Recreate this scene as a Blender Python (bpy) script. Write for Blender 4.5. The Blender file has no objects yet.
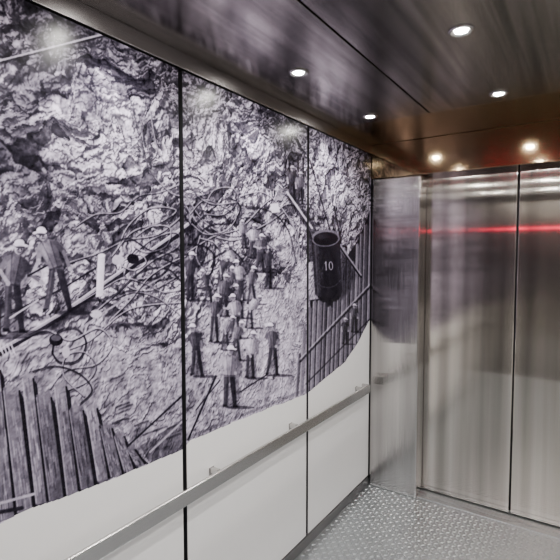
import bpy, bmesh, math, random
import numpy as np
from mathutils import Vector, Matrix
random.seed(7)
C = bpy.context.scene.collection
R = math.radians

# ------------------------------------------------------------------ dimensions
XL = -1.193          # face of the mural panels
XW = -1.222          # left wall behind the panels
XR = 0.48
YF = 2.81            # front wall (return panels / header)
YD = 2.925           # door leaves
YB = -0.55
ZC = 2.212
ZH = 2.0
CAMZ = 1.52
YAW, PITCH, F = R(34.1), R(3.2), 463.0

# ------------------------------------------------------------------ object helpers
def tag(o, label=None, cat=None, group=None, kind=None):
    if label: o['label'] = label
    if cat: o['category'] = cat
    if group: o['group'] = group
    if kind: o['kind'] = kind
    return o

def empty(name, loc, label, cat, group=None, kind=None):
    o = bpy.data.objects.new(name, None)
    o.empty_display_size = 0.05
    o.location = loc
    C.objects.link(o)
    return tag(o, label, cat, group, kind)

def obj(name, bm, mat, parent=None, smooth=False):
    me = bpy.data.meshes.new(name)
    bmesh.ops.recalc_face_normals(bm, faces=bm.faces)
    bm.to_mesh(me); bm.free()
    me.materials.append(mat)
    if smooth:
        for p in me.polygons: p.use_smooth = True
    o = bpy.data.objects.new(name, me)
    C.objects.link(o)
    if parent:
        o.parent = parent
    return o

def box(bm, x0, x1, y0, y1, z0, z1, bev=0.0, seg=2):
    v = [bm.verts.new(p) for p in ((x0,y0,z0),(x1,y0,z0),(x1,y1,z0),(x0,y1,z0),
                                    (x0,y0,z1),(x1,y0,z1),(x1,y1,z1),(x0,y1,z1))]
    fs = [bm.faces.new([v[i] for i in f]) for f in ((0,3,2,1),(4,5,6,7),(0,1,5,4),(1,2,6,5),(2,3,7,6),(3,0,4,7))]
    if bev > 0:
        es = set(e for f in fs for e in f.edges)
        bmesh.ops.bevel(bm, geom=list(es), offset=bev, segments=seg, affect='EDGES', profile=0.6)
    return bm

def lathe(bm, prof, n=40):
    rings = []
    for r, z in prof:
        rings.append([bm.verts.new((r*math.cos(2*math.pi*k/n), r*math.sin(2*math.pi*k/n), z)) for k in range(n)])
    for a, b in zip(rings, rings[1:]):
        for k in range(n):
            bm.faces.new((a[k], a[(k+1)%n], b[(k+1)%n], b[k]))

# ------------------------------------------------------------------ materials
def new_mat(name):
    m = bpy.data.materials.new(name); m.use_nodes = True
    nt = m.node_tree
    return m, nt, nt.nodes['Principled BSDF']

def steel(name, col, rough, aniso=0.8, bump=0.15, scale=(260,260,3), var=0.12, wave=0.0, rot=0.0, band=0.0, bscale=(7,7,.35)):
    m, nt, b = new_mat(name)
    N, L = nt.nodes, nt.links
    tc = N.new('ShaderNodeTexCoord')
    mp = N.new('ShaderNodeMapping'); mp.inputs['Scale'].default_value = scale
    L.new(tc.outputs['Object'], mp.inputs['Vector'])
    no = N.new('ShaderNodeTexNoise'); no.inputs['Scale'].default_value = 1.0; no.inputs['Detail'].default_value = 4
    L.new(mp.outputs['Vector'], no.inputs['Vector'])
    rp = N.new('ShaderNodeMapRange')
    rp.inputs['To Min'].default_value = 1-var; rp.inputs['To Max'].default_value = 1+var
    L.new(no.outputs['Fac'], rp.inputs['Value'])
    mx = N.new('ShaderNodeVectorMath'); mx.operation = 'SCALE'
    mx.inputs[0].default_value = col
    fac = rp.outputs['Result']
    if band > 0:
        mb = N.new('ShaderNodeMapping'); mb.inputs['Scale'].default_value = bscale
        L.new(tc.outputs['Object'], mb.inputs['Vector'])
        nb = N.new('ShaderNodeTexNoise'); nb.inputs['Scale'].default_value = 1.0; nb.inputs['Detail'].default_value = 2
        L.new(mb.outputs['Vector'], nb.inputs['Vector'])
        rb = N.new('ShaderNodeMapRange'); rb.inputs['From Min'].default_value = .3; rb.inputs['From Max'].default_value = .7
        rb.inputs['To Min'].default_value = 1-band; rb.inputs['To Max'].default_value = 1+band
        L.new(nb.outputs['Fac'], rb.inputs['Value'])
        mu = N.new('ShaderNodeMath'); mu.operation = 'MULTIPLY'
        L.new(fac, mu.inputs[0]); L.new(rb.outputs['Result'], mu.inputs[1]); fac = mu.outputs['Value']
    L.new(fac, mx.inputs['Scale'])
    L.new(mx.outputs['Vector'], b.inputs['Base Color'])
    b.inputs['Metallic'].default_value = 1.0
    b.inputs['Roughness'].default_value = rough
    b.inputs['Anisotropic'].default_value = aniso
    b.inputs['Anisotropic Rotation'].default_value = rot
    tg = N.new('ShaderNodeTangent'); tg.direction_type = 'RADIAL'; tg.axis = 'Z'
    if aniso > 0: L.new(tg.outputs['Tangent'], b.inputs['Tangent'])
    bp = N.new('ShaderNodeBump'); bp.inputs['Strength'].default_value = bump; bp.inputs['Distance'].default_value = 0.001
    L.new(no.outputs['Fac'], bp.inputs['Height'])
    if wave > 0:
        n2 = N.new('ShaderNodeTexNoise'); n2.inputs['Scale'].default_value = 2.2; n2.inputs['Detail'].default_value = 1
        L.new(tc.outputs['Object'], n2.inputs['Vector'])
        b2 = N.new('ShaderNodeBump'); b2.inputs['Strength'].default_value = wave; b2.inputs['Distance'].default_value = 0.01
        L.new(n2.outputs['Fac'], b2.inputs['Height'])
        L.new(b2.outputs['Normal'], bp.inputs['Normal'])
    L.new(bp.outputs['Normal'], b.inputs['Normal'])
    return m

def plain(name, col, rough=0.5, metal=0.0, nscale=40, var=0.06, bump=0.0, spec=.5):
    m, nt, b = new_mat(name)
    N, L = nt.nodes, nt.links
    tc = N.new('ShaderNodeTexCoord')
    no = N.new('ShaderNodeTexNoise'); no.inputs['Scale'].default_value = nscale; no.inputs['Detail'].default_value = 3
    L.new(tc.outputs['Object'], no.inputs['Vector'])
    rp = N.new('ShaderNodeMapRange'); rp.inputs['To Min'].default_value = 1-var; rp.inputs['To Max'].default_value = 1+var
    L.new(no.outputs['Fac'], rp.inputs['Value'])
    mx = N.new('ShaderNodeVectorMath'); mx.operation = 'SCALE'; mx.inputs[0].default_value = col
    L.new(rp.outputs['Result'], mx.inputs['Scale'])
    L.new(mx.outputs['Vector'], b.inputs['Base Color'])
    b.inputs['Roughness'].default_value = rough
    b.inputs['Metallic'].default_value = metal
    b.inputs['Specular IOR Level'].default_value = spec
    if bump:
        bp = N.new('ShaderNodeBump'); bp.inputs['Strength'].default_value = bump; bp.inputs['Distance'].default_value = 0.002
        L.new(no.outputs['Fac'], bp.inputs['Height']); L.new(bp.outputs['Normal'], b.inputs['Normal'])
    return m

def emit(name, col, s):
    m, nt, b = new_mat(name)
    b.inputs['Base Color'].default_value = (*col, 1)
    b.inputs['Emission Color'].default_value = (*col, 1)
    b.inputs['Emission Strength'].default_value = s
    return m

M_door = steel('brushed_steel_door', (0.52,0.485,0.445), 0.10, 1.0, 0.05, (300,300,2.5), 0.10, 0.02, band=.50, bscale=(9,9,.25))  # vertical bands in the base colour imitate blurred wall reflections
M_ret = steel('brushed_steel_return', (0.54,0.525,0.515), 0.10, 1.0, 0.60, (300,300,.5), 0.10, 0.0, band=.38)
M_rear = steel('brushed_steel_rear', (0.48,0.46,0.44), 0.22, 0.8, 0.06, (300,300,2.5), 0.10, 0.02, band=.6, bscale=(5,5,.2))
M_head = steel('bronze_steel_header', (0.43,0.32,0.19), 0.085, 0.0, 0.03, (3,300,300), 0.12, 0.0)
M_ceil = steel('dark_steel_ceiling', (0.36,0.335,0.32), 0.21, 0.0, 0.05, (260,3,260), 0.2, 0.02, band=.38, bscale=(30,.7,30))
M_ceilw = steel('bronze_steel_ceiling', (0.40,0.32,0.22), 0.18, 0.0, 0.05, (3,260,260), 0.15, 0.03)
M_trim = steel('steel_trim', (0.44,0.42,0.42), 0.26, 0.0, 0.08, (300,3,300), 0.10)
M_kick = steel('steel_kick_strip', (0.22,0.215,0.22), 0.3, 0.0, 0.08, (300,3,300), 0.10)
M_rail = steel('steel_handrail', (0.58,0.57,0.56), 0.25, 0.0, 0.06, (300,3,300), 0.10)
M_floor = plain('tread_plate', (0.43,0.455,0.475), 0.29, 0.90, 30, 0.06, 0.02)
M_black = plain('black_recess', (0.006,0.006,0.007), 0.7)
M_board = plain('dark_panel_edge', (0.015,0.015,0.017), 0.5)
M_base = plain('off_white_laminate', (0.66,0.655,0.655), 0.34, 0, 25, 0.02)
M_lens = emit('lamp_lens', (1.0,0.96,0.90), 750)
M_red = emit('red_display', (1.0,0.02,0.08), 10)
M_dark = plain('dark_housing', (0.05,0.05,0.055), 0.4)

m, nt, b = new_mat('panelled_right_wall'); M_wall = m
N, L = nt.nodes, nt.links
tc = N.new('ShaderNodeTexCoord'); sx = N.new('ShaderNodeSeparateXYZ'); L.new(tc.outputs['Object'], sx.inputs[0])
no = N.new('ShaderNodeTexNoise'); no.inputs['Scale'].default_value = 9; no.inputs['Detail'].default_value = 6; L.new(tc.outputs['Object'], no.inputs['Vector'])
cr = N.new('ShaderNodeValToRGB'); cr.color_ramp.elements[0].position = .35; cr.color_ramp.elements[0].color = (.02,.018,.022,1); cr.color_ramp.elements[1].position = .7; cr.color_ramp.elements[1].color = (.36,.345,.36,1)
L.new(no.outputs['Fac'], cr.inputs['Fac'])
gt = N.new('ShaderNodeMath'); gt.operation = 'GREATER_THAN'; gt.inputs[1].default_value = .85; L.new(sx.outputs['Z'], gt.inputs[0])
mix = N.new('ShaderNodeMixRGB'); mix.inputs[1].default_value = (.64,.63,.63,1); L.new(gt.outputs[0], mix.inputs[0]); L.new(cr.outputs[0], mix.inputs[2])
L.new(mix.outputs[0], b.inputs['Base Color']); b.inputs['Roughness'].default_value = .35

m, nt, b = new_mat('mural_photo_print'); M_print = m
at = nt.nodes.new('ShaderNodeVertexColor'); at.layer_name = 'print'
nt.links.new(at.outputs['Color'], b.inputs['Base Color'])
b.inputs['Roughness'].default_value = 0.24
b.inputs['Specular IOR Level'].default_value = 0.12

# ------------------------------------------------------------------ noise
def _h(ix, iy, s):
    h = (ix.astype(np.int64)*374761393 + iy.astype(np.int64)*668265263 + s*974711) & 0xffffffff
    h = ((h ^ (h >> 13))*1274126177) & 0xffffffff
    h = ((h ^ (h >> 16))*2246822519) & 0xffffffff
    return ((h ^ (h >> 15)) & 0xffffff)/float(0xffffff)
def vnoise(x, y, s):
    ix, iy = np.floor(x), np.floor(y)
    fx, fy = x-ix, y-iy
    fx = fx*fx*(3-2*fx); fy = fy*fy*(3-2*fy)
    a = _h(ix,iy,s); bb = _h(ix+1,iy,s); c = _h(ix,iy+1,s); d = _h(ix+1,iy+1,s)
    return (a*(1-fx)+bb*fx)*(1-fy)+(c*(1-fx)+d*fx)*fy
def fbm(x, y, o, s, g=0.5):
    t = np.zeros_like(x); a = 1; n = 0
    for k in range(o):
        ca, sa = math.cos(k*1.1), math.sin(k*1.1)
        t += a*vnoise((x*ca-y*sa)*2**k+k*17.3, (x*sa+y*ca)*2**k-k*9.1, s+k*31); n += a; a *= g
    return t/n
def worley(x, y, s):
    ix, iy = np.floor(x), np.floor(y)
    f1 = np.full(x.shape, 9.0); f2 = f1.copy(); cid = np.zeros_like(x); cid2 = np.zeros_like(x); ox = np.zeros_like(x); oy = np.zeros_like(x)
    for i in (-1,0,1):
        for j in (-1,0,1):
            cx, cy = ix+i, iy+j
            px = cx+_h(cx,cy,s); py = cy+_h(cx,cy,s+5)
            d = np.hypot(px-x, py-y)
            n = d < f1
            f2 = np.where(n, f1, np.minimum(f2, d))
            cid = np.where(n, _h(cx,cy,s+9), cid); cid2 = np.where(n, _h(cx,cy,s+13), cid2)
            ox = np.where(n, x-px, ox); oy = np.where(n, y-py, oy)
            f1 = np.where(n, d, f1)
    return f1, f2, cid, cid2, ox, oy
def sm(a, b, x):
    t = np.clip((x-a)/(b-a), 0, 1); return t*t*(3-2*t)

# ------------------------------------------------------------------ the picture printed on the left wall
# (artwork drawn once in the flat coordinates of the old photograph; uv() maps a place on the wall to them)
cy_, sy_, cp_, sp_ = math.cos(YAW), math.sin(YAW), math.cos(PITCH), math.sin(PITCH)
def uv(Y, Z):
    dx, dy, dz = XL, Y, Z-CAMZ
    xr = dx*cy_+dy*sy_
    zf = -sy_*cp_*dx+cy_*cp_*dy-sp_*dz
    yu = -sy_*sp_*dx+cy_*sp_*dy+cp_*dz
    return 280+F*xr/zf, 280-F*yu/zf

EDGE = np.array([(-3000,1800),(-200,606),(0,524),(28,510),(60,500),(100,484),(150,464),(183,450),(190,441),(250,416),(307,394),(325,379),(345,362),(358,342),(372,316),(500,100)], float)

def blur(a, n):
    for ax in (0,1):
        p = np.pad(a, [(n,n) if k==ax else (0,0) for k in (0,1)], mode='edge')
        c = np.cumsum(p, ax); c = np.insert(c, 0, 0, axis=ax)
        m = 2*n+1
        a = (np.take(c, range(m, c.shape[ax]), ax)-np.take(c, range(0, c.shape[ax]-m), ax))/m
    return a

# blasted rock: a rough, faceted height field lit from the upper left, with dark hollows
ST = .0023
GY = np.arange(YB, 2.83, ST); GZ = np.arange(.04, 2.17, ST)
def rock_field():
    Y, Z = np.meshgrid(GY, GZ)
    u, v = uv(Y, Z)
    w1 = fbm(Y*6, Z*6, 6, 3, .56)-.5; w2 = fbm(Y*6+31, Z*6+7, 6, 8, .56)-.5
    a = Y*.88+Z*.46+w1*.14; b = Z*.88-Y*.46+w2*.14
    h = np.zeros_like(Y); alb = np.zeros_like(Y)
    for k,(sc,am) in enumerate(((5.6,.024),(13,.019),(30,.0125),(64,.0066))):
        f1,f2,c,c2,ox,oy = worley(a*sc*.80+k*3.7, b*sc*1.25+k*1.9, 11+k*20)
        h += am*(1.0*(c-.5)+1.6*(ox*(c2-.5)*2+oy*(c-.5)*2)-.30*f1)
        alb += (.05,.11,.17,.19)[k]*(c2-.5)*2
    h += .036*fbm(a*8,b*10,7,201,.60)
    gl = np.interp(u, [-400,0,60,120,185,215,250,285,300,380],[420,322,318,330,330,300,285,270,262,250])
    gw = sm(-14, 22, v-gl+26*(fbm(Y*9,Z*9,3,77)-.5))
    k1,k2,e,e2,qx,qy = worley(a*44+w1*4, b*58+w2*4, 141)
    hg = .022*fbm(Y*9,Z*10,7,91,.60)+.007*(e-.5)*(e2>.4)+.006*(.6-k1)*(e2>.4)
    h = h*(1-gw)+hg*gw
    h += .0040*fbm(Y*60,Z*60,3,51,.6)
    gz, gy = np.gradient(h, ST, ST)
    G = 1.25
    nl = np.sqrt(1+(G*gy)**2+(G*gz)**2)
    lx, lz, ln = -.43, .59, .68
    dif = np.clip((-G*gy*lx-G*gz*lz+ln)/nl, 0, None)
    sh = np.zeros_like(h)
    for k in range(1, 34):                      # march towards the light
        dy, dz = -int(round(k*.72)), k
        hs = np.full_like(h, -9.0)
        hs[:-dz, -dy:] = h[dz:, :dy] if dy else h[dz:, :]
        sh = np.maximum(sh, hs-h-k*ST*.85)
    shd = 1-.88*sm(.000, .006, sh)
    ao = np.clip(1+(h-blur(h,16))*18+(h-blur(h,5))*32, .10, 1.4)
    big = fbm(Y*3.0+4, Z*3.0, 5, 71, .6); med = fbm(Y*13+4, Z*13, 5, 73, .70); fin = fbm(Y*48+4, Z*48, 4, 79, .7)
    hol = sm(.48, .64, fbm(a*3.6+9, b*4.8+3, 7, 401, .66)+.03*sm(260,60,u))      # dark hollows
    al = (.64+alb+.6*(big-.5)+.85*(med-.5)+.45*(fin-.5))*(1-.60*hol)
    ga = .45+.45*(big-.5)+.75*(med-.5)+.75*(fin-.5)+.12*sm(190,245,u)+.22*(e-.5)*(e2>.4)
    al = np.clip(al*(1-gw)+gw*ga, .05, 1.3)
    def blob(x,y,rx,ry,q): return q*np.exp(-(((u-x)/rx)**2+((v-y)/ry)**2))
    al *= 1+blob(275,235,36,55,.30)+blob(100,185,55,34,.20)+blob(225,120,40,40,.20)+blob(255,330,30,40,.20)+blob(340,180,22,40,.25)+\
        blob(20,205,45,26,-.32)+blob(90,20,80,24,-.08)+blob(105,120,22,30,-.25)+blob(150,110,26,40,-.12)+blob(200,240,20,40,-.25)+blob(120,215,50,16,-.25)+blob(240,270,22,30,-.15)
    lum = al*(.13*ao+.76*dif*shd*np.clip(ao,.35,1.25))
    lum += .22*(fbm(Y*110,Z*110,3,301,.7)-.5)*(.20+lum)
    return np.clip(np.clip(lum,.003,1.0)**.50, .03, .94)
ROCK = rock_field()
def rock_at(Y, Z):
    fy = np.clip((Y-GY[0])/ST, 0, len(GY)-1.001); fz = np.clip((Z-GZ[0])/ST, 0, len(GZ)-1.001)
    iy = fy.astype(int); iz = fz.astype(int); fy = fy-iy; fz = fz-iz
    return (ROCK[iz,iy]*(1-fy)+ROCK[iz,iy+1]*fy)*(1-fz)+(ROCK[iz+1,iy]*(1-fy)+ROCK[iz+1,iy+1]*fy)*fz

class Art:
    def __init__(s, Y, Z):
        s.Y, s.Z = Y, Z
        s.u, s.v = uv(Y, Z)
        s.bb = (s.u.min(), s.u.max(), s.v.min(), s.v.max())
        s.g = rock_at(Y, Z)
    def _sel(s, x0, x1, y0, y1):
        b = s.bb
        if x1 < b[0] or x0 > b[1] or y1 < b[2] or y0 > b[3]: return None
        i = np.nonzero((s.u>=x0)&(s.u<=x1)&(s.v>=y0)&(s.v<=y1))
        return i if len(i[0]) else None
    @staticmethod
    def _segd(x, y, A, B):
        d = np.full(x.shape, 1e9)
        for (ax,ay),(bx,by) in zip(A,B):
            ex,ey = bx-ax, by-ay
            q = np.clip(((x-ax)*ex+(y-ay)*ey)/(ex*ex+ey*ey+1e-9),0,1)
            d = np.minimum(d, np.hypot(x-ax-q*ex, y-ay-q*ey))
        return d
    def poly(s, pts, tone, al=1.0, grad=0.0, soft=.5):
        xs = [p[0] for p in pts]; ys = [p[1] for p in pts]
        i = s._sel(min(xs)-1, max(xs)+1, min(ys)-1, max(ys)+1)
        if i is None: return
        x, y = s.u[i], s.v[i]
        ins = np.zeros(x.shape, bool)
        n = len(pts)
        for k in range(n):
            ax,ay = pts[k]; bx,by = pts[(k+1)%n]
            if ay == by: continue
            c = ((ay>y)!=(by>y)) & (x < (bx-ax)*(y-ay)/(by-ay)+ax)
            ins ^= c
        d = s._segd(x, y, pts, pts[1:]+pts[:1])
        a = np.clip(.5+np.where(ins,d,-d)/(2*soft),0,1)*al
        tt = tone + grad*((x-min(xs))/(max(xs)-min(xs)+1e-6)-.5)
        s.g[i] = s.g[i]*(1-a)+tt*a
    def line(s, pts, w, tone, al=1.0):
        xs = [p[0] for p in pts]; ys = [p[1] for p in pts]
        i = s._sel(min(xs)-w, max(xs)+w, min(ys)-w, max(ys)+w)
        if i is None: return
        d = s._segd(s.u[i], s.v[i], pts[:-1], pts[1:])
        a = np.clip(w/2-d+.5,0,1)*al
        s.g[i] = s.g[i]*(1-a)+tone*a
    def ell(s, cx, cy, rx, ry, tone, al=1.0, rot=0, grad=0):
        n = 18
        pts = []
        for k in range(n):
            q = 2*math.pi*k/n; px, py = rx*math.cos(q), ry*math.sin(q)
            pts.append((cx+px*math.cos(rot)-py*math.sin(rot), cy+px*math.sin(rot)+py*math.cos(rot)))
        s.poly(pts, tone, al, grad)
    def hose(s, pts, w, tone):
        w *= .64
        q = spline(pts)
        n = len(q)
        s.line([(x+.4,y+w*.9) for x,y in q], w*1.1, .05, .65)
        # partly sunk into the rubble: some stretches fade
        st = 9
        for k in range(0, n-1, st):
            f = .9 if (k//st+len(pts)) % 4 else .45
            s.line(q[k:min(n,k+st+1)], w*.8, tone, f)
    def man(s, x, yf, h, shirt, legs, hat, lean=0.0, arms=((.17,.66,.16,.50),(-.17,.66,-.15,.50)), stride=.06, face=1, bend=0.0, sq=.80, bare=False):
        def T(p):  # unit figure: x across, y up from the feet; upper body turns about the hips
            px, py = p[0]*sq, p[1]
            if py > .5:
                q = bend; dx, dy = px, py-.5
                px = dx*math.cos(q)+dy*math.sin(q); py = .5-dx*math.sin(q)+dy*math.cos(q)
            return (x+(px+lean*py)*h, yf-py*h)
        P = lambda pts,t,al=1,g=0: s.poly([T(p) for p in pts], t, al, g, .7)
        s.ell(x+.16*h, yf+.01*h, .24*h, .03*h, .10, .6)
        halo = [(-.13,.0),(-.13,.5),(-.18,.62),(-.16,.83),(-.08,.89),(-.09,1.0),(.10,1.0),(.09,.89),(.17,.83),(.19,.62),(.14,.5),(.14,0)]
        P([(a_*1.0+.05,b_-.01) for a_,b_ in halo], .10, .34)
        P([(-.10,.53),(.0,.53),(.005-stride*.35,.28),(-stride+.02,.03),(-stride-.06,.03),(-.085-stride*.4,.27)], legs, .95, -.08)
        P([(.0,.53),(.105,.53),(.095+stride*.45,.28),(stride+.065,.02),(stride-.005,.02),(.005+stride*.35,.26)], legs*.62, .95, -.08)
        P([(-.075,.50),(-.045,.50),(-.055-stride*.5,.16),(-.08-stride*.5,.16)], legs+.16, .55)
        P([(-stride-.07,.04),(-stride+.01,.04),(-stride+.04*face,.0),(-stride-.07,.0)], .08)
        P([(stride-.01,.03),(stride+.07,.03),(stride+.10,-.01),(stride-.01,-.01)], .07)
        P([(-.100,.50),(-.105,.62),(-.150,.76),(-.135,.81),(-.045,.855),(.045,.855),(.13,.815),(.150,.76),(.110,.62),(.104,.50)], shirt, .95, -.16)
        P([(.03,.50),(.05,.83),(.12,.82),(.14,.77),(.105,.50)], shirt*.55, .6)
        P([(-.11,.75),(-.03,.82),(-.05,.66),(-.09,.60)], min(.9,shirt+.16), .6)
        if bare:
            s.line([T((-.005,.80)),T((.0,.56))], .014*h, shirt*.6, .5); s.line([T((-.09,.70)),T((.08,.70))], .012*h, shirt*.65, .4)
        else:
            s.line([T((-.06,.84)),T((-.03,.52))], .016*h, shirt*.4, .4); s.line([T((.06,.84)),T((.03,.52))], .016*h, shirt*.35, .4)
            P([(-.02,.70),(.02,.66),(.03,.54),(-.04,.54)], shirt*.7, .4)
        P([(-.104,.503),(.105,.503),(.103,.525),(-.104,.525)], .08, .5)
        for k,(ex,ey,wx,wy) in enumerate(arms):
            sgn = 1 if ex > 0 else -1
            s.line([T((sgn*.128,.785)),T((ex,ey))], .060*h, (shirt*(.6 if sgn>0 else 1.1)))
            s.line([T((ex,ey)),T((wx,wy))], .042*h, (.60 if k else .40))
            hx,hy = T((wx,wy)); s.ell(hx,hy,.025*h,.028*h,.60)
        hx,hy = T((.0,.872)); s.ell(hx,hy,.032*h,.05*h,.36)
        hx,hy = T((.016*face,.915)); s.ell(hx,hy,.046*h,.062*h,.60,1,0,-.3*face)
        s.ell(hx+.01*h,hy+.022*h,.036*h,.026*h,.26,.5)
        if h > 70:   # the nearer men show a face
            s.ell(hx+.012*face*h-.016*h,hy+.006*h,.008*h,.006*h,.12); s.ell(hx+.012*face*h+.016*h,hy+.006*h,.008*h,.006*h,.12)
            s.line([(hx+.014*face*h,hy+.008*h),(hx+.018*face*h,hy+.026*h)], .010*h, .66); s.line([(hx-.008*h,hy+.042*h),(hx+.022*h,hy+.042*h)], .008*h, .18)
        hx,hy = T((.016*face,.962))
        s.ell(hx+.01*h,hy-.010*h,.072*h,.056*h,.08,.6)
        s.ell(hx,hy-.012*h,.056*h,.046*h,hat,1,-.1*face,-.2)
        s.ell(hx+.016*face*h,hy+.008*h,.084*h,.020*h,hat*.94,1,.12*face)
        s.ell(hx+.012*face*h,hy+.028*h,.052*h,.012*h,.10,.75)
def spline(P, n=7):
    out = []
    Q = [P[0]]+list(P)+[P[-1]]
    for k in range(1, len(Q)-2):
        p0,p1,p2,p3 = Q[k-1:k+3]
        for j in range(n):
            t = j/n
            out.append(tuple(.5*(2*p1[i]+(p2[i]-p0[i])*t+(2*p0[i]-5*p1[i]+4*p2[i]-p3[i])*t*t+(3*p1[i]-p0[i]-3*p2[i]+p3[i])*t**3) for i in (0,1)))
    out.append(tuple(P[-1]))
    return out
def edge_v(u): return np.interp(u, EDGE[:,0], EDGE[:,1])

def draw(A):
    rnd = random.Random(5)
    # pipe across the top left
    A.line([(-20,68),(104,36)], 2.2, .08, .7); A.line([(-20,65.5),(104,34)], 1.6, .76)
    # long timber / pipe rising to the right
    A.line([(-30,372),(60,318),(188,228)], 4.2, .06, .85)
    A.line([(-30,368.5),(60,314.5),(188,224.5)], 2.6, .58)
    A.line([(-30,367),(60,313),(188,223)], .9, .82)
    A.line([(58,345),(104,312),(186,262)], 1.6, .58)
    A.line([(0,318),(60,290),(96,268)], 1.6, .08)
    # air hoses, panel one
    for w,t,p in [(2.3,.64,[(95,312),(120,290),(150,262),(178,246),(176,232),(150,240),(128,262),(126,284),(150,290),(184,272)]),
                  (2.2,.12,[(84,300),(112,296),(140,272),(166,268),(182,282)]),
                  (2.1,.66,[(60,352),(90,340),(118,316),(140,306),(184,302)]),
                  (2.2,.60,[(70,262),(100,252),(126,240),(158,234),(184,214)]),
                  (2.0,.66,[(112,256),(132,232),(160,222),(176,210),(150,208),(128,226),(118,248)]),
                  (2.0,.10,[(108,246),(128,238),(150,250),(172,256),(160,276),(138,280)]),
                  (1.9,.66,[(110,320),(130,300),(150,276),(172,262),(186,256)]),
                  (2.0,.62,[(136,236),(152,226),(170,228),(166,246),(146,252),(134,246)]),
                  (1.9,.09,[(122,276),(140,262),(160,258),(180,266)]),
                  (1.8,.66,[(74,306),(104,288),(124,278),(146,284),(164,292),(186,288)]),
                  (1.8,.58,[(112,300),(134,292),(158,298),(184,318)]),
                  (2.0,.60,[(76,226),(96,214),(120,212),(138,196),(160,192),(184,182)]),
                  (2.8,.08,[(52,352),(58,332),(76,328),(86,342),(78,360),(60,362),(52,352)]),
                  (2.4,.68,[(20,340),(46,330),(70,340),(98,328),(112,344),(96,364),(66,370),(50,388)]),
                  (2.2,.62,[(60,392),(86,382),(96,366),(84,352),(66,356),(64,376),(84,396)]),
                  (2.2,.09,[(30,372),(56,366),(80,374),(92,390),(80,404)]),
                  (1.8,.72,[(120,262),(138,254),(146,262),(134,270),(122,266)]),
                  (1.9,.58,[(140,140),(150,170),(170,192),(184,196)]),
                  (1.6,.64,[(150,110),(158,150),(176,178)])]:
        A.hose(p, w, t)
    # white drum and small gear
    A.poly([(98,256),(105,255),(103,296),(96,297)], .86, 1, -.25); A.ell(101.5,255.5,3.6,2,.9)
    A.ell(118,260,6,5,.70); A.ell(133,259,6,5,.08); A.ell(96,314,6,4,.74); A.ell(56,340,7,6,.07); A.ell(56,338,5,3,.32)
    A.ell(66,352,4,6,.70)
    for x in (0,4,8,12): A.line([(x-1,344),(x+3,354)], 1.3, .80)
    # men at left
    A.man(-8,336,88,.36,.28,.78, arms=((.16,.64,.22,.5),(-.17,.66,-.2,.5)))
    A.man(14,332,92,.36,.24,.88, lean=-.04, arms=((.22,.66,.38,.60),(-.19,.64,-.06,.52)), face=1, bend=.18, stride=.08)
    A.man(58,312,86,.44,.24,.90, lean=-.04, arms=((.19,.66,.20,.50),(-.20,.66,-.34,.54)), face=-1, stride=.15, bend=-.32)
    A.line([(28,276),(46,266)], 2.0, .10); A.line([(10,318),(38,300)], 1.6, .72)
    # timber sheeting at the lower left : rough separate stakes with uneven tops
    A.poly([(-20,388),(20,396),(60,410),(110,436),(140,452),(110,480),(-20,530)], .07, .5)
    tx = [-14,3,22,36,54,69,86,100,114,127]
    ty = [366,386,374,393,382,406,404,424,432,445]
    tw = [15,17,12,16,13,15,12,13,11,9]
    for k in range(len(tx)):
        x, y = tx[k], ty[k]; wd = tw[k]
        bx = x+15-k*.6; by = float(edge_v(bx))-1+rnd.uniform(-3,0)
        t = rnd.uniform(.36,.50)
        A.poly([(x+wd-1.5,y+4),(x+wd+3,y+10),(bx+wd+3,by-4),(bx+wd-1.5,by-3)], .05, .95)
        A.poly([(x,y+rnd.uniform(0,7)),(x+wd*.2,y+rnd.uniform(-3,3)),(x+wd*.4,y-rnd.uniform(0,7)),(x+wd*.6,y+rnd.uniform(-3,4)),(x+wd*.8,y-rnd.uniform(0,5)),(x+wd,y+rnd.uniform(0,7)),(bx+wd,by-3),(bx,by)], t, .76, -.10)
        A.line([(x+wd-.6,y+5),(bx+wd-.6,by-4)], 2.0, .05)
        A.line([(x+.5,y+5),(bx+.5,by-2)], 1.1, min(.80,t+.22), .7)
        for j in range(30):
            f0 = rnd.random()*.85; xx = x+wd*rnd.uniform(.12,.88)
            A.line([(xx+(bx-x)*f0, y+(by-y)*f0+4),(xx+(bx-x)*(f0+.12), y+(by-y)*(f0+.12)+2)], rnd.uniform(.7,1.3), t+rnd.choice((-.24,-.18,.16,.2)), .6)
    A.line([(-10,506),(34,494)], 2.6, .64); A.line([(-10,514),(22,508)], 4, .14)
    for k in range(9):
        x, y = rnd.uniform(112,182), rnd.uniform(390,440)
        A.line([(x-6,y+3),(x+7,y-2)], 2.2, .09, .5); A.line([(x-6,y+1),(x+7,y-4)], 1.2, rnd.uniform(.5,.74), .6)
    A.poly([(140,446),(184,418),(184,450),(150,464)], .10, .5)
    A.line([(128,446),(182,396)], 1.8, .10); A.line([(150,452),(184,420)], 1.8, .6)
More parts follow.
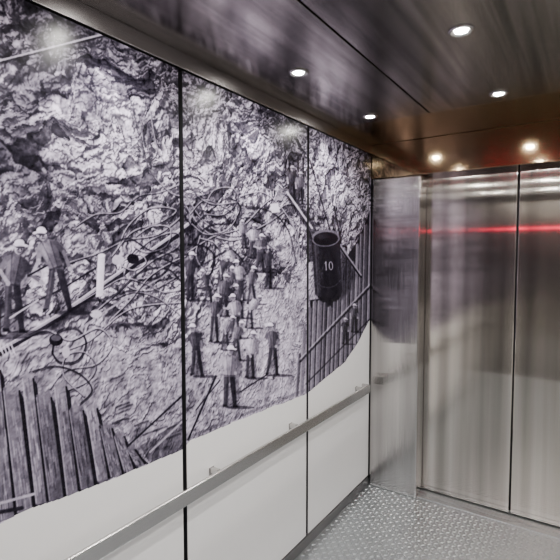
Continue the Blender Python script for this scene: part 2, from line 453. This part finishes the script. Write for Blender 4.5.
    # panel two : hose tangles
    for w,t,p in [(1.9,.62,[(186,196),(205,222),(232,236),(262,226),(286,210)]),
                  (1.8,.68,[(186,206),(204,230),(230,240),(256,236),(276,250)]),
                  (1.9,.08,[(186,232),(206,214),(226,198),(240,206),(232,222),(208,226),(190,246)]),
                  (1.8,.68,[(188,252),(214,236),(240,228),(262,206),(272,198)]),
                  (1.8,.60,[(205,206),(214,190),(232,188),(238,200),(224,214),(206,214)]),
                  (1.8,.66,[(200,236),(196,256),(206,270),(222,262),(216,244),(200,238)]),
                  (1.8,.08,[(186,272),(206,262),(230,250),(244,262)]),
                  (1.7,.64,[(190,214),(204,200),(222,206),(236,216),(226,230),(206,234),(192,224)]),
                  (1.8,.08,[(188,244),(204,246),(214,256),(210,274),(196,280)]),
                  (1.7,.68,[(240,196),(262,192),(280,206),(296,232),(300,256)]),
                  (1.8,.08,[(252,206),(272,212),(288,230),(296,262)]),
                  (1.7,.58,[(188,262),(196,286),(190,306)]),
                  (1.7,.64,[(187,180),(198,196),(214,204),(236,202)])]:
        A.hose(p, w, t)
    A.poly([(270,204),(278,203),(280,212),(272,213)], .80)
    A.poly([(262,210),(296,240),(300,262),(280,262)], .66, .30)
    # men from the back to the front : x, feet, height, shirt, legs, hat, arms, turn, bend, stride, bare torso
    std = ((.17,.66,.16,.50),(-.17,.66,-.15,.50))
    hip = ((.22,.68,.12,.56),(-.22,.68,-.12,.56))
    rch = ((.20,.70,.30,.78),(-.17,.66,-.15,.50))
    crs = ((.19,.66,.02,.64),(-.19,.66,-.02,.62))
    lft = ((.17,.66,.10,.54),(-.20,.70,-.32,.72))
    dwn = ((.18,.64,.24,.48),(-.14,.64,.02,.46))
    for x,yf,h,sh_,lg,ht,ar,sq,bd,st,br in [
            (244,248,28,.50,.26,.86,std,.70,0,.05,0),(253,258,34,.68,.24,.88,hip,.80,.05,.08,1),(262,262,32,.30,.2,.84,dwn,.64,.30,.10,0),(268,288,42,.26,.18,.86,std,.62,-.12,.06,0),
            (260,272,38,.38,.22,.88,crs,.82,.10,.09,0),(232,280,36,.68,.24,.88,lft,.66,-.40,.14,1),(221,290,36,.30,.2,.84,dwn,.60,.50,.13,0),
            (240,300,40,.70,.28,.90,crs,.84,-.08,.05,1),(230,302,36,.44,.24,.86,dwn,.66,.22,.10,0),(252,304,38,.38,.22,.88,std,.60,.16,.15,0),(223,316,42,.36,.22,.88,rch,.78,.10,.11,0),
            (208,306,38,.28,.2,.84,lft,.58,-.36,.14,0),(190,300,48,.24,.18,.86,std,.74,.06,.04,0),(249,328,36,.68,.24,.88,dwn,.64,.60,.11,1),(240,318,34,.34,.22,.86,lft,.66,-.20,.08,0),
            (235,338,44,.62,.26,.90,lft,.80,-.16,.10,0),(214,342,48,.32,.19,.88,hip,.66,.08,.08,0),(225,350,36,.52,.24,.86,dwn,.62,.45,.12,0),(197,376,52,.26,.17,.88,std,.70,-.10,.11,0),
            (236,360,40,.42,.22,.90,rch,.60,.30,.15,0),(250,378,47,.72,.19,.90,dwn,.72,.14,.07,1),(272,375,52,.34,.18,.92,lft,.66,-.12,.12,0),(230,407,61,.58,.19,.92,hip,.84,.05,.07,0)]:
        A.man(x,yf,h,sh_,lg,ht,arms=ar,sq=sq,bend=bd,stride=st,bare=br,lean=rnd.uniform(-.05,.05),face=1 if bd>0 else -1)
    A.line([(268,374),(240,392)], 1.2, .10); A.line([(188,440),(216,376)], 1.9, .10); A.line([(186,424),(208,388)], 1.6, .66)
    A.line([(196,410),(220,380)], 1.3, .12)
    A.line([(190,437),(250,412),(306,390)], 3, .12, .3)
    # panel three : framing, bucket and sheeting
    for x in (289,293,298,303): A.line([(x,158),(x+1,198)], 1.4, .10)
    A.man(292,200,34,.25,.15,.7); A.man(300,204,32,.4,.15,.75)
    A.poly([(286,196),(292,192),(316,226),(314,262),(308,262),(306,228)], .12, .7)
    A.line([(287,192),(312,228)], 1.8, .70)
    A.poly([(310,300),(340,296),(346,258),(358,240),(371,208),(373,330),(345,362),(309,393)], .07, .9)
    x = 298.0
    while x < 374:
        wd = rnd.uniform(2.6,5.2)
        ty_ = np.interp(x,[298,310,340,346,352,358,371],[350,304,300,264,256,242,208])+rnd.uniform(-6,7)
        bx = x-3; by = float(edge_v(bx))-1
        t = rnd.uniform(.30,.50)
        A.poly([(x,ty_),(x+wd*.6,ty_-2),(x+wd,ty_+1),(bx+wd,by-2),(bx,by)], t, .92, -.2)
        A.line([(x+.3,ty_),(bx+.3,by)], .8, .68, .6)
        x += wd+1.2
    A.poly([(341,252),(347,258),(356,275),(351,288),(341,300)], .13, .7, .10, 1.6)
    for k in range(5):
        A.line([(342+k*3,258+k*5),(342+k*2.4,298-k*2)], 1.0, .30, .5)
    A.line([(338,244),(361,277)], 2.2, .06, .9); A.line([(338,242),(361,275)], 1.2, .58)
    A.line([(300,362),(371,286)], 1.9, .10,.8); A.line([(300,359),(371,283)], 1.0, .66,.8)
    A.line([(306,384),(371,318)], 1.4, .10,.7)
    A.man(345,344,26,.2,.12,.85); A.man(354,332,28,.3,.14,.85)
    # slightly tilted, narrow drum
    def TB(px, py): q = -.055; dx, dy = (px-327.5)*.92, py-270; return (327.5+dx*math.cos(q)-dy*math.sin(q)*1.0, 270+dx*math.sin(q)+dy*math.cos(q))
    PB = lambda pts, t, al=1, gr=0, so=.5: A.poly([TB(*p) for p in pts], t, al, gr, so)
    PB([(312,238),(343,238),(342,292),(338,300),(328,303.5),(318,300.5),(313,293)], .065, 1, 0, .8)
    for x0,x1,t in ((312.6,314.5,.15),(314.5,317,.27),(317,319.5,.19),(319.5,323,.11),(336,339,.09),(339,341.6,.15)):
        PB([(x0,244),(x1,244),(x1,300-abs(327.5-x1)*.4),(x0,300-abs(327.5-x0)*.4)], t, .85, 0, .9)
    for k in range(34):
        px, py = rnd.uniform(314,341), rnd.uniform(248,298)
        A.line([TB(px,py),TB(px+rnd.uniform(-1.5,1.5),py+rnd.uniform(2,7))], rnd.uniform(.7,1.4), rnd.choice((.04,.20,.26)), .45)
    cx,cyy = TB(327.5,238)
    A.ell(cx,cyy,14.4,8.6,.40,1,-.055); A.ell(cx,cyy+.8,12.4,6.9,.035,1,-.055); A.ell(cx-4,cyy-2,6,3,.16,.6)
    A.line([TB(*p) for p in ((313,280),(320,286),(327.5,288),(335,286),(342,280))], .9, .26, .8)
    A.line([TB(326.2,262),TB(326.2,270)], .8, .68); A.line([TB(324.8,263.4),TB(326.2,262)], .7, .6)
    A.line([TB(331.4+1.9*math.cos(q*math.pi/8), 266+3.9*math.sin(q*math.pi/8)) for q in range(17)], .65, .68)
    A.line([(312,239),(306,222)], 1.1, .08); A.line([(340,237),(334,206)], 1.1, .08)
    A.line([(310,160),(320,196),(330,230)], 1.0, .10)
    # film grain over the whole print
    A.g += .14*(fbm(A.Y*110,A.Z*110,3,311,.7)-.5)+.09*(fbm(A.Y*34,A.Z*34,3,305,.6)-.5)

def lin(c): return np.where(c<=.04045, c/12.92, ((c+.055)/1.055)**2.4)

def mural_panel(y0, y1, ys, nz, label, detail=True):
    z0, z1 = 0.06, 2.150
    root = empty('mural_panel', (XL, (y0+y1)/2, z0), label, 'wall panel', 'mural panels along the left wall')
    zs = np.linspace(z0, z1, nz)
    Y, Z = np.meshgrid(ys, zs)              # rows = z
    A = Art(Y, Z)
    if detail: draw(A)
    g = A.g
    gc = .5+.5*np.tanh((g-.48)*2.0)/math.tanh(1.0)      # hard photographic contrast
    gc = np.clip(gc*.95, .008, .95)
    col = np.stack([gc*.985, gc*.942, gc*1.04, np.ones_like(gc)], -1)
    col[...,0] += .009*(1-gc); col[...,2] += .030*(1-gc)
    col[...,:3] = lin(np.clip(col[...,:3],0,1))*.94
    ny = len(ys)
    jag = 2*(fbm(Y*14, Z*0+3, 3, 5)-.5)
    cu, cv = A.u, A.v
    below = cv > edge_v(cu)+jag
    bc = below[:-1,:-1]
    idx = np.arange(ny*nz).reshape(nz, ny)
    quads = np.stack([idx[:-1,:-1], idx[:-1,1:], idx[1:,1:], idx[1:,:-1]], -1)
    co = np.stack([np.full_like(Y, 0.0), Y-(y0+y1)/2, Z-z0], -1).reshape(-1,3)
    for nm, mask, mat in (('photo_print', ~bc, M_print), ('plain_base', bc, M_base)):
        q = quads[mask]
        if not len(q): continue
        used, inv = np.unique(q.reshape(-1), return_inverse=True)
        me = bpy.data.meshes.new(nm)
        me.vertices.add(len(used)); me.vertices.foreach_set('co', co[used].astype(np.float32).ravel())
        nq = len(q)
        me.loops.add(nq*4); me.loops.foreach_set('vertex_index', inv.astype(np.int32).ravel())
        me.polygons.add(nq); me.polygons.foreach_set('loop_start', np.arange(0,nq*4,4,dtype=np.int32))
        me.update(calc_edges=True); me.validate()
        if nm == 'photo_print':
            ca = me.color_attributes.new('print', 'FLOAT_COLOR', 'POINT')
            ca.data.foreach_set('color', col.reshape(-1,4)[used].astype(np.float32).ravel())
        me.materials.append(mat)
        o = bpy.data.objects.new(nm, me); C.objects.link(o); o.parent = root
        o['label'] = 'black and white photograph printed on the panel' if nm == 'photo_print' else 'blank off-white lower area of the panel'
    bm = bmesh.new(); box(bm, XW-XL, -0.0006, y0-(y0+y1)/2, y1-(y0+y1)/2, 0, z1-z0)
    bo = obj('board', bm, M_board, root)
    bo['label'] = 'dark board core behind the print'
    return root

gap = 0.010
mural_panel(0.30+gap, 1.152-gap, np.concatenate([np.linspace(0.31,.52,40)[:-1], np.linspace(.52,1.142,340)]), 900,
            'mural panel with two men in hats, hose coils and timber planks below them')
mural_panel(1.152+gap, 2.012-gap, np.linspace(1.162,2.002,320), 800,
            'middle mural panel showing a crowd of workmen among tangled hoses')
mural_panel(2.012+gap, 2.800, np.linspace(2.022,2.800,240), 700,
            'mural panel in the corner with a dark bucket marked 10 and sheet piling')
mural_panel(YB+0.02, 0.30-gap, np.linspace(YB+.02,.29,60), 150,
            'mural panel of rock face nearest the rear wall, out of view', detail=False)

# ------------------------------------------------------------------ setting
def struct(name, bm, mat, label, cat, parent=None):
    o = obj(name, bm, mat, parent); return tag(o, label, cat, None, 'structure')

bm = bmesh.new(); box(bm, XW-.04, XW, YB-.05, YD+.1, 0, ZC+.05)
struct('wall_left', bm, M_black, 'dark wall backing behind the mural panels', 'wall')
bm = bmesh.new(); box(bm, XW, XL+.004, YB, YF, 2.156, ZC, .003)
struct('trim_1', bm, M_trim, 'grey steel strip between mural panels and ceiling', 'trim')
bm = bmesh.new(); box(bm, XW, XL+.006, YB, YF-.016, 0.0, .056, .003)
struct('baseboard_left', bm, M_kick, 'steel kick strip under the mural panels', 'baseboard')
bm = bmesh.new(); box(bm, XR, XR+.04, YB-.05, YD+.1, 0, ZC+.05)
struct('wall_right', bm, M_wall, 'panelled wall on the right beside the camera', 'wall')
bm = bmesh.new(); box(bm, XW, XR, YB-.04, YB, 0, ZC+.05)
struct('wall_rear', bm, M_rear, 'steel rear wall of the lift behind the camera', 'wall')
# front returns
bm = bmesh.new(); box(bm, XL+.010, -.872, YF-.012, YD-.008, 0, ZH-.003, .009)
box(bm, .165, XR, YF-.012, YD-.008, 0, ZH-.003, .009)
struct('wall_front', bm, M_ret, 'brushed steel return panel between mural corner and doors', 'wall')
bm = bmesh.new(); box(bm, XW, XR, YF-.002, YD+.06, ZH, ZC, .003)
struct('trim_2', bm, M_head, 'bronze toned steel header above the doors', 'door header')
# doors
bm = bmesh.new(); box(bm, -.90, -.367, YD, YD+.035, 0.012, ZH+.02, .003)
struct('door_1', bm, M_door, 'left brushed steel sliding door leaf next to the return panel', 'door')
bm = bmesh.new(); box(bm, -.357, .19, YD, YD+.035, 0.012, ZH+.02, .003)
struct('door_2', bm, M_door, 'right brushed steel sliding door leaf at the frame edge', 'door')
bm = bmesh.new(); box(bm, XW, XR, YD+.05, YD+.09, -.02, ZH+.1)
struct('wall_shaft', bm, M_black, 'dark shaft wall showing in the gap between doors', 'wall')
# sill
bm = bmesh.new(); box(bm, -.870, .163, YF+.004, YF+.045, 0, .005, .001); box(bm, -.870, .163, YF+.052, YF+.085, 0, .005, .001); box(bm, -.870, .163, YF+.092, YD-.003, 0, .005, .001)
struct('trim_3', bm, M_floor, 'grooved metal sill at the foot of the doors', 'door sill')
# floor with raised lugs
bm = bmesh.new(); box(bm, XW, XR, YB, YD+.05, -.03, 0)
p = 0.0265
nx = int((XR-XL)/p)+1; nyy = int((YF-YB)/p)+1
for i in range(nx):
    for j in range(nyy):
        x = XL+.024+i*p; y = YB+.02+j*p
        if x > XR-.016 or y > YF-.026: continue
        a = R(45) if (i+j)%2 else R(-45)
        c, s = math.cos(a), math.sin(a)
        L_, W_ = .0125, .0042
        def q(lx, ly, z): return bm.verts.new((x+lx*c-ly*s, y+lx*s+ly*c, z))
        bo = [q(L_,0,0), q(L_*.4,W_,0), q(-L_*.4,W_,0), q(-L_,0,0), q(-L_*.4,-W_,0), q(L_*.4,-W_,0)]
        to = [q(L_*.7,0,.0030), q(L_*.3,W_*.45,.0035), q(-L_*.3,W_*.45,.0035), q(-L_*.7,0,.0030), q(-L_*.3,-W_*.45,.0035), q(L_*.3,-W_*.45,.0035)]
        bm.faces.new(to)
        for k in range(6): bm.faces.new((bo[k], bo[(k+1)%6], to[(k+1)%6], to[k]))
struct('floor', bm, M_floor, 'grey metal tread plate floor with small raised lugs', 'floor')
# ceiling
bm = bmesh.new()
g = .004
for xa, xb in ((XW,-.69),(-.69,-.01),(-.01,XR)):
    for ya, yb in ((YB,.49),(.49,2.33)):
        box(bm, xa+g, xb-g, ya+g, yb-g, ZC, ZC+.02, .0015)
struct('ceiling', bm, M_ceil, 'dark polished steel ceiling panels holding the downlights', 'ceiling')
bm = bmesh.new(); box(bm, XW+g, XR-g, 2.33+g, YF-.004, ZC, ZC+.02, .0015)
struct('trim_4', bm, M_ceilw, 'bronze toned ceiling strip in front of the door header', 'ceiling strip')
bm = bmesh.new(); box(bm, XW, XR, YB, YD+.1, ZC+.021, ZC+.06)
struct('trim_5', bm, M_black, 'dark ceiling void showing in the panel joints', 'ceiling')

# ------------------------------------------------------------------ handrail
hr = empty('handrail', (XL, 1.5, .675), 'long flat stainless handrail running across the mural panels', 'handrail')
def rel(bm):
    bmesh.ops.translate(bm, verts=bm.verts, vec=(-XL, -1.5, -.675)); return bm
bm = bmesh.new(); box(bm, XL+.038, XL+.054, -.30, 2.70, .648, .702, .0065, 4)
obj('bar', rel(bm), M_rail, hr)
bm = bmesh.new(); box(bm, XL+.0005, XL+.0375, 2.686, 2.70, .650, .700, .002)
obj('end_return', rel(bm), M_rail, hr)
for y in (-.12, .44, 1.29, 1.85, 2.60):
    bm = bmesh.new()
    box(bm, XL+.0004, XL+.0030, y-.014, y+.014, .672, .704, .001)
    box(bm, XL+.0030, XL+.0378, y-.010, y+.010, .684, .702, .0015)
    obj('bracket', rel(bm), M_rail, hr, False)

# ------------------------------------------------------------------ downlights
cols = {-.955:'nearest the mural wall', -.362:'in the middle column', .231:'nearest the right wall'}
rows = {2.218:'in the row closest to the doors', 1.536:'in the second row from the doors', .854:'in the third row from the doors', .172:'in the rearmost row'}
src = None
for y, rl in rows.items():
    for x, cl in cols.items():
        t = empty('downlight', (x, y, ZC), 'small round recessed downlight '+rl+', '+cl, 'ceiling light', 'ceiling downlights')
        if src is None:
            bm = bmesh.new()
            lathe(bm, [(.0200,-.0012),(.025,-.0030),(.029,-.0060),(.034,-.0066),(.038,-.0045),(.040,-.0003),(.0200,-.0003),(.0200,-.0012)])
            ring = obj('trim_ring', bm, M_rail, t, True)
            bm = bmesh.new()
            lathe(bm, [(.0198,-.0006),(.0195,-.0028),(.014,-.0052),(.007,-.0062),(.0004,-.0064)])
            lens = obj('lens', bm, M_lens, t, True); lens['label'] = 'glowing white lamp lens'
            ld = bpy.data.lights.new('downlight_beam', 'SPOT')
            ld.energy = 21; ld.spot_size = R(150); ld.spot_blend = .7; ld.shadow_soft_size = .022; ld.color = (1.0,.965,.925)
            src = (ring, lens)
        else:
            for o in src:
                c = o.copy(); C.objects.link(c); c.parent = t
        lo = bpy.data.objects.new('downlight_beam', ld); C.objects.link(lo); lo.parent = t; lo.location = (0,0,-.034)

# ------------------------------------------------------------------ indicator on the rear wall (mirrored in the doors)
t = empty('floor_indicator', (-.36, YB, 1.83), 'long red lit floor indicator on the rear wall, out of view', 'indicator')
bm = bmesh.new(); box(bm, -.82,.82, .0005,.02, -.025,.025, .004); obj('housing', bm, M_dark, t)
bm = bmesh.new(); box(bm, -.80,.80, .0203,.023, -.007,.007, .001); obj('display', bm, M_red, t)

# ------------------------------------------------------------------ world + camera
w = bpy.data.worlds.new('world'); bpy.context.scene.world = w; w.use_nodes = True
w.node_tree.nodes['Background'].inputs['Color'].default_value = (.02,.02,.022,1)
cd = bpy.data.cameras.new('camera'); cd.sensor_width = 36; cd.lens = 36*F/560; cd.clip_start = .01
co = bpy.data.objects.new('camera', cd); C.objects.link(co)
co.location = (0,0,CAMZ); co.rotation_euler = (math.pi/2-PITCH, 0, YAW)
bpy.context.scene.camera = co
